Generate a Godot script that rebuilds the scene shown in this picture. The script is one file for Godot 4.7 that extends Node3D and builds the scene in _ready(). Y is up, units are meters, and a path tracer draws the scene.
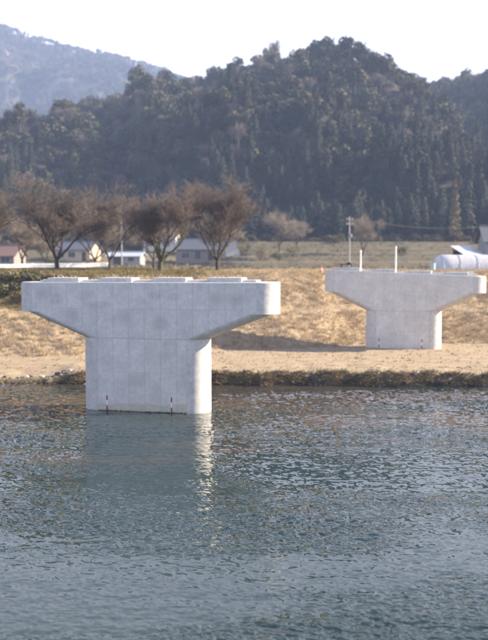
extends Node3D

var rng := RandomNumberGenerator.new()
var nz := FastNoiseLite.new()      # broad noise, 1 unit = 1 m at frequency 1
var taken := {}
var M := {}

# ------------------------------------------------------------------ helpers
func numbered(called: String) -> String:
	if not taken.has(called):
		taken[called] = 0
		return called
	taken[called] += 1
	return "%s_%03d" % [called, taken[called]]

func tag(o: Node, label: String, category: String, group := "", kind := "") -> void:
	if label: o.set_meta("label", label)
	if category: o.set_meta("category", category)
	if group: o.set_meta("group", group)
	if kind: o.set_meta("kind", kind)

func thing(called: String, at: Vector3, turn: float, label: String, category: String, group := "") -> Node3D:
	var o := Node3D.new()
	o.name = numbered(called)
	add_child(o)
	o.position = at
	o.rotation.y = turn
	tag(o, label, category, group)
	return o

func obj(called: String, mesh: Mesh, m: Material, parent: Node = null) -> MeshInstance3D:
	var o := MeshInstance3D.new()
	o.mesh = mesh
	o.material_override = m
	if parent == null:
		o.name = numbered(called)
		add_child(o)
	else:
		o.name = called
		parent.add_child(o, true)
	return o

func new_st() -> SurfaceTool:
	var st := SurfaceTool.new()
	st.begin(Mesh.PRIMITIVE_TRIANGLES)
	return st

func tri(st: SurfaceTool, a: Vector3, b: Vector3, c: Vector3) -> void:
	st.add_vertex(a); st.add_vertex(b); st.add_vertex(c)

# a, b, c, d run clockwise seen from the front
func quad(st: SurfaceTool, a: Vector3, b: Vector3, c: Vector3, d: Vector3) -> void:
	tri(st, a, b, c); tri(st, a, c, d)

func box(st: SurfaceTool, lo: Vector3, hi: Vector3, ch := 0.0) -> void:
	# a box; with a chamfer round its top edge when ch > 0
	st.set_smooth_group(-1)
	var y1 := hi.y - ch
	var p := [Vector3(lo.x, lo.y, hi.z), Vector3(hi.x, lo.y, hi.z), Vector3(hi.x, lo.y, lo.z), Vector3(lo.x, lo.y, lo.z)]
	var q := [Vector3(lo.x, y1, hi.z), Vector3(hi.x, y1, hi.z), Vector3(hi.x, y1, lo.z), Vector3(lo.x, y1, lo.z)]
	var t := [Vector3(lo.x + ch, hi.y, hi.z - ch), Vector3(hi.x - ch, hi.y, hi.z - ch), Vector3(hi.x - ch, hi.y, lo.z + ch), Vector3(lo.x + ch, hi.y, lo.z + ch)]
	for i in 4:
		var j := (i + 1) % 4
		quad(st, p[i], q[i], q[j], p[j])
		if ch > 0.0: quad(st, q[i], t[i], t[j], q[j])
	quad(st, t[0], t[3], t[2], t[1])
	quad(st, p[0], p[1], p[2], p[3])

func tube(st: SurfaceTool, a: Vector3, b: Vector3, ra: float, rb: float, n := 6, caps := true) -> void:
	var ax := (b - a).normalized()
	var u := ax.cross(Vector3.UP if absf(ax.y) < 0.9 else Vector3.RIGHT).normalized()
	var v := ax.cross(u)
	st.set_smooth_group(1)
	for i in n:
		var t0 := TAU * i / n
		var t1 := TAU * (i + 1) / n
		var d0 := u * cos(t0) + v * sin(t0)
		var d1 := u * cos(t1) + v * sin(t1)
		quad(st, a + d0 * ra, b + d0 * rb, b + d1 * rb, a + d1 * ra)
		if caps:
			st.set_smooth_group(-1)
			tri(st, b, b + d1 * rb, b + d0 * rb)
			tri(st, a, a + d0 * ra, a + d1 * ra)
			st.set_smooth_group(1)

func done(st: SurfaceTool) -> ArrayMesh:
	st.generate_normals()
	return st.commit()

func smooth(a: float, b: float, x: float) -> float:
	return smoothstep(a, b, x)

func n2(x: float, z: float) -> float:
	return nz.get_noise_2d(x, z)

func piece(xs: Array, ys: Array, x: float) -> float:
	if x <= xs[0]: return ys[0]
	for i in range(1, xs.size()):
		if x <= xs[i]:
			var t: float = (x - xs[i - 1]) / (xs[i] - xs[i - 1])
			return lerpf(ys[i - 1], ys[i], t * t * (3.0 - 2.0 * t) * 0.5 + t * 0.5)
	return ys[-1]

# ------------------------------------------------------------------ the land
func shore(x: float) -> float:             # distance of the far waterline
	return 50.9 - 0.055 * clampf(x, -60, 60) + 0.55 * n2(x * 0.30, 3.0) + 0.22 * n2(x * 1.5, 9.0)

func foot(x: float) -> float:              # foot of the levee
	return piece([-14.0, -10.0, -4.5, 0.0, 6.0, 9.0, 12.0], [60.0, 61.2, 64.6, 66.2, 67.6, 69.9, 71.0], x) + 0.35 * n2(x * 0.12, 21.0)

func hill_height(x: float, d: float) -> float:
	var crest := piece([-900, -400, -260, -150, -112, -84, -58, -34, -12, 14, 34, 55, 76, 94, 103, 122, 150, 240, 420, 900],
		[6, 22, 54, 77, 92, 105, 109, 111, 117, 124, 127, 125, 119, 115, 115, 118, 122, 134, 124, 60], x)
	var t := (d - 243.0) / 280.0
	if t <= 0.0: return -2.0 + t * 20.0
	var s := 0.0
	if t < 1.0:
		s = sin(t * PI * 0.5) * 0.42 + t * 0.58
	else:
		s = 1.0 - smooth(1.0, 2.6, t) * 0.9
	var edge := smooth(0.0, 0.16, t) * (1.0 - 0.85 * smooth(0.6, 1.0, t))
	var spur := n2(x * 0.017 + d * 0.004, d * 0.0065) * 26.0 + n2(x * 0.045, d * 0.028) * 9.0
	# the gully beside the eastern ridge
	var gx := x - (100.0 - (t - 0.9) * 16.0)
	spur -= 24.0 * exp(-gx * gx / 420.0) * smooth(0.25, 0.6, t) * (1.0 - smooth(0.75, 1.0, t))
	spur += 14.0 * exp(-pow((x - 30.0) / 46.0, 2.0)) * sin(clampf(t, 0, 1) * PI)
	return -2.0 + (crest - 16.0) * s + spur * edge + 5.0 * smooth(0.0, 0.05, t)

func ground_height(x: float, z: float) -> float:
	var d := -z
	var b := shore(x)
	var f := foot(x)
	var c := f + 17.0
	var out := 0.0
	if d < b:
		out = maxf(-2.0, -(b - d) * 0.55 - 0.02)
		if d < 11.0:
			out = lerpf(-2.0, 5.45, smooth(11.0, 0.5, d))
		return out
	var hb := lerpf(0.14, 0.62, smooth(-13.5, -8.5, x + n2(x * 0.6, 5.0) * 1.2)) + 0.16 * n2(x * 0.5, 14.0)
	var wide := lerpf(1.6, 0.28, smooth(-13.0, -8.5, x)) + 0.55 * maxf(0.0, n2(x * 0.33, 31.0)) + 0.1 * n2(x * 1.1, 31.0)
	var ter := lerpf(hb, hb + 0.03, 1.0)
	if d < b + wide:
		return hb * pow((d - b) / wide, 0.8)
	var low := lerpf(ter, 0.5, smooth(b + wide, b + wide + 9.0, d)) if x > -9.0 else lerpf(ter, 0.62, smooth(b + wide, b + wide + 5.0, d))
	low += 0.05 * n2(x * 0.8, d * 1.3) + 0.04 * n2(x * 2.6, d * 3.0)
	if d < f: return low
	var t := clampf((d - f) / 17.0, 0.0, 1.0)
	var lev := piece([0.0, 0.38, 0.5, 0.92, 1.0], [0.0, 2.35, 2.65, 5.25, 5.42], t)
	out = low + lev + (0.22 * n2(x * 0.35, d * 0.35) + 0.10 * n2(x * 1.2, d * 1.2)) * smooth(0.0, 0.1, t) * (1.0 - smooth(0.9, 1.1, t) * 0.7)
	if d > c:
		var up := smooth(128.0, 262.0, d) if x > 2.0 else lerpf(smooth(205.0, 262.0, d), smooth(128.0, 262.0, d), smooth(-12.0, 2.0, x))
		var steps := up * 7.0
		var k := floorf(steps)
		out += k + smooth(0.68, 1.0, steps - k)
		out = minf(out, 13.2) + 0.1 * n2(x * 0.06, d * 0.06)
	return out

func ground_color(x: float, z: float, y: float) -> Color:
	var d := -z
	var b := shore(x)
	var f := foot(x)
	var n := n2(x * 0.55, d * 0.9) * 0.5 + n2(x * 2.3, d * 3.1) * 0.3
	var straw := Color(0.47, 0.365, 0.245)
	var pale := Color(0.38, 0.285, 0.165)
	var soil := Color(0.20, 0.158, 0.105)
	var olive := Color(0.155, 0.135, 0.062)
	var c := straw
	if d < b + 0.1:
		c = Color(0.10, 0.085, 0.06)
	elif y < 0.48 and d < b + 2.2 and x > -9.5:
		c = soil
	elif d < f:
		c = pale.lerp(straw, clampf(0.45 + n * 1.1, 0, 1))
		if x < -9.0: c = c.lerp(soil, (1.0 - smooth(b + 0.3, b + 1.6, d)) * clampf(0.6 + n, 0, 1))
	elif d < f + 18.0:
		var t := (d - f) / 17.0
		c = straw.lerp(Color(0.33, 0.24, 0.15), clampf(0.35 + n * 1.3, 0, 1))
		c = c.lerp(pale, smooth(0.36, 0.42, t) * (1.0 - smooth(0.5, 0.56, t)) * 0.8)
		c = c.lerp(olive, smooth(2.0, -10.0, x) * smooth(0.75, 0.95, t) * 0.8)
		c = c.lerp(olive, smooth(-11.5, -16.0, x) * smooth(0.5, 0.62, t) * 0.9)
	elif d < 262.0:
		var g := clampf(0.5 + n2(x * 0.03, d * 0.09) * 1.5, 0, 1)
		var plot := n2(floorf(x / 23.0 + 0.2 * n2(d * 0.05, 2.0)) * 3.7, floorf(smooth(128.0, 262.0, d) * 7.0) * 5.3)
		c = Color(0.25, 0.18, 0.10).lerp(Color(0.125, 0.11, 0.055), clampf(g * 0.6 + plot * 0.9 + 0.25, 0, 1))
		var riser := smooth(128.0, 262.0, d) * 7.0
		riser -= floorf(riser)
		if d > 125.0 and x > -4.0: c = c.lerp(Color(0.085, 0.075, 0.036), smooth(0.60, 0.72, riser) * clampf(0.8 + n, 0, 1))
		if d < 100.0: c = straw.lerp(c, smooth(86.0, 112.0, d)) if x > 0.0 else olive
	else:
		c = Color(0.06, 0.06, 0.035)
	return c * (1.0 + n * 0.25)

func span(list: Array) -> PackedFloat32Array:   # [start, step, end, step, end ...]
	var o := PackedFloat32Array()
	var v: float = list[0]
	o.append(v)
	for i in range(1, list.size(), 2):
		var n: int = maxi(1, int(round((list[i + 1] - v) / list[i])))
		var s: float = (list[i + 1] - v) / n
		for k in n:
			o.append(v + s * (k + 1))
		v = list[i + 1]
	return o

func sheet(xs: PackedFloat32Array, ds: PackedFloat32Array, height: Callable, color: Callable) -> ArrayMesh:
	var w := xs.size()
	var v := PackedVector3Array(); var n := PackedVector3Array(); var c := PackedColorArray(); var ix := PackedInt32Array()
	for d in ds:
		for x in xs:
			v.append(Vector3(x, height.call(x, d), -d))
			c.append(color.call(x, d, v[-1].y))
	n.resize(v.size())
	for j in ds.size():
		for i in w:
			var k := j * w + i
			var a := v[k - 1 if i > 0 else k]; var b := v[k + 1 if i < w - 1 else k]
			var e := v[k - w if j > 0 else k]; var f := v[k + w if j < ds.size() - 1 else k]
			n[k] = (b - a).cross(f - e).normalized()
			if n[k].y < 0.0: n[k] = -n[k]
	for j in ds.size() - 1:
		for i in w - 1:
			var k := j * w + i
			ix.append_array([k, k + w, k + 1, k + 1, k + w, k + w + 1])
	return arrays(v, n, c, ix)

func arrays(v: PackedVector3Array, n: PackedVector3Array, c: PackedColorArray, ix: PackedInt32Array) -> ArrayMesh:
	var a := []
	a.resize(Mesh.ARRAY_MAX)
	a[Mesh.ARRAY_VERTEX] = v
	a[Mesh.ARRAY_NORMAL] = n
	if c.size(): a[Mesh.ARRAY_COLOR] = c
	a[Mesh.ARRAY_INDEX] = ix
	var m := ArrayMesh.new()
	m.add_surface_from_arrays(Mesh.PRIMITIVE_TRIANGLES, a)
	return m

# ------------------------------------------------------------------ materials
func noise_image(seed_: int, freq: float, octaves: int, size: int) -> Image:
	var f := FastNoiseLite.new()
	f.seed = seed_
	f.noise_type = FastNoiseLite.TYPE_SIMPLEX_SMOOTH
	f.frequency = freq
	f.fractal_octaves = octaves
	f.fractal_gain = 0.6
	return f.get_seamless_image(size, size)

# grey texture round `mid` (sRGB 0..1), so that albedo_color or vertex colours tint it
func grain(seed_: int, freq: float, octaves: int, size: int, mid: float, swing: float) -> ImageTexture:
	var src := noise_image(seed_, freq, octaves, size).get_data()
	var fine := noise_image(seed_ + 7, freq * 6.0, 3, size).get_data()
	var out := PackedByteArray()
	out.resize(src.size())
	for i in src.size():
		var t := (src[i] * 0.6 + fine[i] * 0.4) / 255.0 - 0.5
		out[i] = int(clampf(mid + t * swing, 0.02, 1.0) * 255.0)
	return ImageTexture.create_from_image(Image.create_from_data(size, size, false, Image.FORMAT_L8, out))

func mat(c: Color, rough := 0.85, tex: Texture2D = null, scale := 1.0) -> StandardMaterial3D:
	var m := StandardMaterial3D.new()
	m.albedo_color = c.linear_to_srgb()
	m.roughness = rough
	if tex:
		m.albedo_texture = tex
		m.uv1_triplanar = true
		m.uv1_world_triplanar = true
		m.uv1_scale = Vector3.ONE * scale
	return m

func vmat(rough := 0.9, tex: Texture2D = null, scale := 1.0) -> StandardMaterial3D:
	var m := mat(Color.WHITE, rough, tex, scale)
	m.vertex_color_use_as_albedo = true
	return m

# the weathered face of a pier: mottling, pores, grey lichen stains, a dark line at the waterline
func face_texture(seed_: int, blots: Array, dark_line_y: float) -> ImageTexture:
	var w := 1024
	var h := 560                                  # 12.8 m x 7.0 m
	var big := noise_image(seed_, 0.010, 4, 1024).get_data()
	var mid := noise_image(seed_ + 1, 0.045, 4, 1024).get_data()
	var fin := noise_image(seed_ + 2, 0.22, 2, 1024).get_data()
	var out := PackedByteArray()
	out.resize(w * h * 3)
	var blot := PackedFloat32Array()
	blot.resize(w * h)
	for b in blots:
		var cx: float = (b[0] + 6.4) * 80.0
		var cy: float = (6.6 - b[1]) * 80.0
		var rx: float = b[2] * 80.0
		var ry: float = b[3] * 80.0
		for y in range(maxi(0, int(cy - ry)), mini(h, int(cy + ry))):
			for x in range(maxi(0, int(cx - rx)), mini(w, int(cx + rx))):
				var q := pow((x - cx) / rx, 2.0) + pow((y - cy) / ry, 2.0)
				if q < 1.0: blot[y * w + x] = maxf(blot[y * w + x], (1.0 - q) * b[4])
	for y in h:
		var up := 6.6 - y / 80.0
		for x in w:
			var i := y * 1024 + x
			var t := 0.80 + (big[i] / 255.0 - 0.5) * 0.09 + (mid[i] / 255.0 - 0.5) * 0.09 + (fin[i] / 255.0 - 0.5) * 0.12
			if fin[i] > 205 and mid[i] > 120: t -= 0.09      # pores
			var s := blot[y * w + x] * clampf((mid[i] / 255.0 - 0.36) * 2.0 + (fin[i] / 255.0 - 0.5) * 2.6, 0.0, 1.0)
			t -= s * 0.19
			var r := t; var g := t; var bl := t * 0.985
			if dark_line_y > -5.0:
				var line_top := dark_line_y + (mid[i] / 255.0 - 0.5) * 0.10  # ragged upper edge of the dark line
				if up < line_top + 0.02:
					r *= 0.42; g *= 0.43; bl *= 0.40
				elif up < line_top + 0.34 + (big[i] / 255.0 - 0.5) * 0.3:
					r *= 0.93; g *= 0.925; bl *= 0.86
			var k := (y * w + x) * 3
			out[k] = int(clampf(r, 0, 1) * 255); out[k + 1] = int(clampf(g, 0, 1) * 255); out[k + 2] = int(clampf(bl, 0, 1) * 255)
	return ImageTexture.create_from_image(Image.create_from_data(w, h, false, Image.FORMAT_RGB8, out))

# ------------------------------------------------------------------ piers
func obround(a: float, r: float, n := 14) -> PackedVector2Array:   # clockwise seen from above (x right, z toward us)
	var p := PackedVector2Array()
	for i in n + 1:
		var t := PI * 0.5 - PI * i / n
		p.append(Vector2(a + r * cos(t), r * sin(t)))
	for i in n + 1:
		var t := -PI * 0.5 - PI * i / n
		p.append(Vector2(-a + r * cos(t), r * sin(t)))
	return p

# rows: [y, half flat length, radius]; fall: slope of the top row along x
func loft(rows: Array, fall: float) -> ArrayMesh:
	var st := new_st()
	var rings := []
	for i in rows.size():
		var ring := PackedVector3Array()
		for p in obround(rows[i][1], rows[i][2]):
			ring.append(Vector3(p.x, rows[i][0] + (fall * p.x if rows[i].size() > 3 else 0.0), p.y))
		rings.append(ring)
	for i in rows.size() - 1:
		st.set_smooth_group(i + 1)
		var lo: PackedVector3Array = rings[i]
		var hi: PackedVector3Array = rings[i + 1]
		for k in lo.size():
			var j := (k + 1) % lo.size()
			quad(st, lo[k], hi[k], hi[j], lo[j])
	st.set_smooth_group(-1)
	var top: PackedVector3Array = rings[-1]
	var mid := Vector3.ZERO
	for p in top: mid += p / top.size()
	for k in top.size():
		tri(st, mid, top[(k + 1) % top.size()], top[k])
	return done(st)

func plate(poly: PackedVector2Array, z0: float, z1: float, flip: bool) -> ArrayMesh:
	# thin slab of concrete in the plane of the face; chamfered rim
	var st := new_st()
	st.set_smooth_group(-1)
	var pl := poly.duplicate()
	if Geometry2D.is_polygon_clockwise(pl): pl.reverse()
	var ins := Geometry2D.offset_polygon(pl, -0.006)
	if ins.is_empty() or ins[0].size() != pl.size(): ins = [pl]
	var inner: PackedVector2Array = ins[0]
	if Geometry2D.is_polygon_clockwise(inner): inner.reverse()
	var s := -1.0 if flip else 1.0
	var put := func(p: Vector2, z: float):
		st.set_uv(Vector2((p.x * s + 6.4) / 12.8, (6.6 - p.y) / 7.0))
		st.add_vertex(Vector3(p.x * s, p.y, z * s))
	for tr in range(0, 1):
		var ids := Geometry2D.triangulate_polygon(inner)
		for k in range(0, ids.size(), 3):
			var t := [inner[ids[k]], inner[ids[k + 1]], inner[ids[k + 2]]]
			var ccw: bool = (t[1] - t[0]).cross(t[2] - t[0]) > 0
			if ccw: t.reverse()
			for p in t: put.call(p, z1)
	# match the rims by nearest corner
	for i in pl.size():
		var j := (i + 1) % pl.size()
		var a := pl[i]; var b := pl[j]
		var ia := near(inner, a); var ib := near(inner, b)
		for q in [[a, z0], [ia, z1], [ib, z1], [a, z0], [ib, z1], [b, z0]]: put.call(q[0], q[1])
	return done(st)

func near(poly: PackedVector2Array, p: Vector2) -> Vector2:
	var best := poly[0]
	for q in poly:
		if q.distance_squared_to(p) < best.distance_squared_to(p): best = q
	return best

func pier(called: String, at: Vector3, turn: float, s: Dictionary, label: String) -> Node3D:
	var t := thing(called, at, turn, label, "bridge pier", "concrete bridge piers")
	var r := 0.90
	var ac: float = s.half
	var a2: float = s.reach
	var a1 := a2 - 0.30
	var body: float = r - 0.007
	obj("column", loft([[s.base, ac, body], [s.neck - 0.012, ac, body], [s.neck, ac - 0.01, body - 0.012]], 0.0), s.round, t)
	obj("pier_cap", loft([[s.neck + 0.002, ac, body - 0.004], [s.tip, a1, body], [s.tip, a2, body], [s.top - 0.04, a2, body, 1], [s.top, a2 - 0.03, body - 0.04, 1]], s.fall), s.round, t)
	# the panels that the shuttering left on both flat faces
	var outline := PackedVector2Array([Vector2(-ac, s.neck + 0.006), Vector2(ac, s.neck + 0.006), Vector2(a1, s.tip + 0.004), Vector2(a2, s.tip + 0.004),
		Vector2(a2, s.top - 0.045 + s.fall * a2), Vector2(-a2, s.top - 0.045 - s.fall * a2), Vector2(-a2, s.tip + 0.004), Vector2(-a1, s.tip + 0.004)])
	var col := PackedVector2Array([Vector2(-ac, s.base), Vector2(ac, s.base), Vector2(ac, s.neck - 0.010), Vector2(-ac, s.neck - 0.010)])
	var g := 0.0038
	for side in 2:
		for set_ in [[outline, s.cap_rows], [col, s.col_rows]]:
			for k in set_[1].size() - 1:
				for i in range(-9, 9):
					var x0: float = i * 0.775 + 0.16
					var rect := PackedVector2Array([Vector2(x0 + g, set_[1][k] + g), Vector2(x0 + 0.775 - g, set_[1][k] + g), Vector2(x0 + 0.775 - g, set_[1][k + 1] - g), Vector2(x0 + g, set_[1][k + 1] - g)])
					for poly in Geometry2D.intersect_polygons(set_[0], rect):
						var area := 0.0
						for q in poly.size(): area += poly[q].cross(poly[(q + 1) % poly.size()]) * 0.5
						if absf(area) < 0.012: continue
						var m: Material = s.faces[rng.randi() % s.faces.size()]
						obj("panel", plate(poly, body - 0.02, body + 0.007, side == 1), m, t)
	# bearing seats
	for i in s.seats.size():
		var x: float = s.seats[i]
		var y: float = s.top + s.fall * x
		var st := new_st()
		box(st, Vector3(x - 0.80, y - 0.09, -0.62), Vector3(x + 0.80, y + 0.20, 0.52), 0.02)
		var seat := obj("bearing_seat", done(st), s.seat, t)
		for k in 6:
			var b := new_st()
			var p := Vector3(x - 0.55 + 0.22 * k, y + 0.195, 0.30 + 0.03 * (k % 2))
			tube(b, p, p + Vector3(0, 0.05 + 0.02 * (k % 3), 0), 0.028, 0.028, 7)
			obj("anchor_bolt", done(b), M.galv, seat)
	for i in s.slabs.size():
		var lo: float = s.slabs[i][0]
		var hi: float = s.slabs[i][1]
		var y: float = s.top + s.fall * (lo + hi) * 0.5
		var st := new_st()
		box(st, Vector3(lo, y - 0.08, -0.66), Vector3(hi, y + 0.085, 0.30), 0.015)
		var sl := obj("low_seat", done(st), s.seat, t)
		for k in 4:
			var b := new_st()
			var p := Vector3(lerpf(lo, hi, 0.2 + 0.2 * k), y + 0.08, 0.1)
			tube(b, p, p + Vector3(0, 0.055, 0), 0.022, 0.022, 7)
			obj("anchor_bolt", done(b), M.galv, sl)
	# painted depth bars
	for x in s.bars:
		var bar := Node3D.new()
		bar.name = "depth_bar"
		t.add_child(bar, true)
		bar.position = Vector3(x, s.bar_y, r + 0.002)
		for k in 3:
			var st := new_st()
			box(st, Vector3(-0.028, k * 0.235 + (0.003 if k else 0.0), -0.002), Vector3(0.028, k * 0.235 + 0.235, 0.014), 0.0)
			obj("band", done(st), M.red if k != 1 else M.white, bar)
	return t

# ------------------------------------------------------------------ plants
var bv: PackedVector3Array
var bn: PackedVector3Array
var bi: PackedInt32Array

func begin_wood() -> void:
	bv = PackedVector3Array(); bn = PackedVector3Array(); bi = PackedInt32Array()

func limb(a: Vector3, b: Vector3, ra: float, rb: float, n: int) -> void:
	var ax := (b - a).normalized()
	var u := ax.cross(Vector3(0.31, 0.2, 0.93)).normalized()
	var v := ax.cross(u)
	var at := bv.size()
	for i in n:
		var t := TAU * i / n
		var d := u * cos(t) + v * sin(t)
		bv.append(a + d * ra); bn.append(d)
		bv.append(b + d * rb); bn.append(d)
	for i in n:
		var k := at + i * 2
		var j := at + ((i + 1) % n) * 2
		bi.append_array([k, k + 1, j, j, k + 1, j + 1])

func end_wood() -> ArrayMesh:
	return arrays(bv, bn, PackedColorArray(), bi)

# a bare, spreading tree: one mesh of stout wood, one of twigs
func bare_tree(at: Vector3, height: float, spread: float, seed_: int, forks: int, thick: float, label: String, wood: Material, twig: Material, density := 1.0, called := "bare_tree", group := "bare trees along the levee") -> Node3D:
	rng.seed = seed_
	var t := thing(called, at, 0.0, label, "tree", group)
	begin_wood()
	var ends := []
	var lean := Vector3(rng.randf_range(-0.12, 0.12), 1, rng.randf_range(-0.1, 0.1)).normalized()
	var h0 := height * 0.13
	limb(Vector3(0, -0.25, 0), lean * h0 * 0.35, thick * 1.35, thick * 1.05, 8)
	limb(lean * h0 * 0.35, lean * h0, thick * 1.05, thick * 0.95, 8)
	var stack := []
	for i in forks:
		var az := TAU * (i + rng.randf_range(-0.25, 0.25)) / forks + seed_
		var tilt := rng.randf_range(0.3, 1.2) * spread
		stack.append([lean * h0, Vector3(cos(az) * tilt, 1.0, sin(az) * tilt * 0.8).normalized(), thick * rng.randf_range(0.55, 0.72), height * rng.randf_range(0.25, 0.46), 0])
	while stack.size():
		var b: Array = stack.pop_back()
		var p: Vector3 = b[0]
		var dir: Vector3 = b[1]
		var rad: float = b[2]
		var ln: float = b[3]
		var lvl: int = b[4]
		var segs := 4
		for k in segs:
			var q := p + dir * ln / segs
			var r1 := rad * 0.86
			limb(p, q, rad, r1, 6 if lvl < 2 else 4)
			dir = (dir + Vector3(rng.randf_range(-0.22, 0.22), rng.randf_range(-0.10, 0.16), rng.randf_range(-0.22, 0.22))).normalized()
			p = q
			rad = r1
			if lvl >= 1: ends.append([p, dir, lvl])
			if lvl < 3 and k > 0 and rng.randf() < 0.72:
				var side := Vector3(rng.randf_range(-1, 1), rng.randf_range(-0.15, 0.55), rng.randf_range(-1, 1)).normalized()
				stack.append([p, (dir * 0.6 + side * 0.8).normalized(), rad * 0.58, ln * rng.randf_range(0.55, 0.8), lvl + 1])
		if lvl < 3:
			for k in 2:
				var side := Vector3(rng.randf_range(-1, 1), rng.randf_range(-0.1, 0.4), rng.randf_range(-1, 1)).normalized()
				stack.append([p, (dir * 0.8 + side * 0.6).normalized(), rad * 0.75, ln * rng.randf_range(0.55, 0.75), lvl + 1])
	obj("trunk", end_wood(), wood, t)
	begin_wood()
	for e in ends:
		var cnt := int(round((0.7 + rng.randi() % 3) * density))
		for k in cnt:
			var side := Vector3(rng.randf_range(-1, 1), rng.randf_range(-0.25, 0.8), rng.randf_range(-1, 1)).normalized()
			var d: Vector3 = (e[1] * 0.5 + side * 0.9).normalized()
			var l := rng.randf_range(0.4, 1.05)
			var m: Vector3 = e[0] + d * l
			limb(e[0], m, 0.013, 0.009, 3)
			for j in 2:
				var d2 := (d + Vector3(rng.randf_range(-0.8, 0.8), rng.randf_range(-0.3, 0.7), rng.randf_range(-0.8, 0.8))).normalized()
				var m0: Vector3 = (e[0] as Vector3).lerp(m, rng.randf_range(0.4, 1.0))
				limb(m0, m0 + d2 * rng.randf_range(0.25, 0.6), 0.009, 0.005, 3)
	obj("crown", end_wood(), twig, t)
	return t

# a cloud of small leaf faces through an ellipsoid; shade of green jitters from leaf to leaf
func leaf_cloud(st: SurfaceTool, c: Vector3, rad: Vector3, n: int, size: float, tone: Color, shell := 0.55) -> void:
	for i in n:
		var d := Vector3(rng.randfn(), rng.randfn(), rng.randfn()).normalized()
		var p := c + d * rad * lerpf(shell, 1.0, sqrt(rng.randf()))
		var u := Vector3(rng.randfn(), rng.randfn() * 0.6, rng.randfn()).normalized()
		var w := (d * 0.8 + Vector3(rng.randfn(), rng.randfn(), rng.randfn()) * 0.5).cross(u).normalized()
		var s := size * rng.randf_range(0.6, 1.3)
		var k := rng.randf_range(0.75, 1.3)
		st.set_color(Color(tone.r * k, tone.g * k, tone.b * k))
		tri(st, p - u * s, p + w * s * 0.7, p + u * s)
		tri(st, p - u * s, p + u * s, p - w * s * 0.7)

func broadleaf(seed_: int) -> ArrayMesh:          # 1 unit = crown about 7 m wide, 8 m tall
	rng.seed = seed_
	var st := new_st()
	st.set_smooth_group(-1)
	for i in 11:
		var a := TAU * i / 11.0 * 1.7 + rng.randf()
		var rr := rng.randf_range(0.4, 2.6) if i else 0.0
		var y := rng.randf_range(2.6, 6.4) if i else 6.6
		leaf_cloud(st, Vector3(cos(a) * rr, y, sin(a) * rr), Vector3(1.5, 1.15, 1.5) * rng.randf_range(0.8, 1.25), 62, 0.42, Color.WHITE * rng.randf_range(0.85, 1.15))
	st.set_color(Color(0.8, 0.7, 0.6))
	tube(st, Vector3(0, -1.5, 0), Vector3(0, 4.5, 0), 0.22, 0.1, 5, false)
	return done(st)

func conifer(seed_: int) -> ArrayMesh:            # about 15 m tall, 4.4 m wide
	rng.seed = seed_
	var st := new_st()
	st.set_smooth_group(-1)
	for i in 560:
		var t := pow(rng.randf(), 0.75)
		var y := lerpf(13.5, 2.0, t)
		var az := rng.randf() * TAU
		var r := (0.45 + 2.2 * pow(t, 0.6)) * rng.randf_range(0.55, 1.1)
		var out := Vector3(cos(az), 0, sin(az))
		var p := out * r + Vector3(0, y, 0)
		var side := Vector3(-out.z, 0, out.x)
		var s := rng.randf_range(0.28, 0.6)
		var k := rng.randf_range(0.75, 1.3)
		st.set_color(Color(k, k, k))
		var tip := p + out * s * 1.3 + Vector3(0, -s * rng.randf_range(0.1, 0.9), 0)
		tri(st, p - side * s * 0.6 + Vector3(0, s * 0.4, 0), p + side * s * 0.6 + Vector3(0, s * 0.4, 0), tip)
		tri(st, p + Vector3(0, s, 0), p + side * s * 0.4 + out * s * 0.4, p - side * s * 0.4 - Vector3(0, s * 0.5, 0))
	st.set_color(Color(0.9, 0.7, 0.55))
	tube(st, Vector3(0, -1.5, 0), Vector3(0, 13.5, 0), 0.24, 0.06, 5, false)
	return done(st)

func bare_crown(seed_: int) -> ArrayMesh:         # leafless wood seen from afar, 8 m tall
	rng.seed = seed_
	begin_wood()
	limb(Vector3(0, -1.5, 0), Vector3(0, 3.0, 0), 0.2, 0.14, 5)
	for i in 34:
		var az := rng.randf() * TAU
		var a := Vector3(0, rng.randf_range(2.2, 4.6), 0)
		var b := a + Vector3(cos(az) * rng.randf_range(0.8, 2.0), rng.randf_range(1.2, 2.6), sin(az) * rng.randf_range(0.8, 2.0))
		limb(a, b, 0.09, 0.05, 3)
		for k in 9:
			var m := a.lerp(b, rng.randf_range(0.35, 1.0))
			var d := Vector3(rng.randfn(), rng.randf_range(-0.1, 1.6), rng.randfn()).normalized()
			limb(m, m + d * rng.randf_range(0.6, 1.5), 0.055, 0.02, 3)
	return end_wood()

func multi(called: String, mesh: Mesh, m: Material, xf: Array, cols: Array, label: String, category: String, parent: Node = null) -> MultiMeshInstance3D:
	var mm := MultiMesh.new()
	mm.transform_format = MultiMesh.TRANSFORM_3D
	mm.use_colors = true
	mm.mesh = mesh
	mm.instance_count = xf.size()
	for i in xf.size():
		mm.set_instance_transform(i, xf[i])
		mm.set_instance_color(i, cols[i])
	var o := MultiMeshInstance3D.new()
	o.multimesh = mm
	o.material_override = m
	if parent:
		o.name = called
		parent.add_child(o, true)
		o.set_meta("kind", "stuff")
	else:
		o.name = numbered(called)
		add_child(o)
		tag(o, label, category, "", "stuff")
	return o

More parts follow.
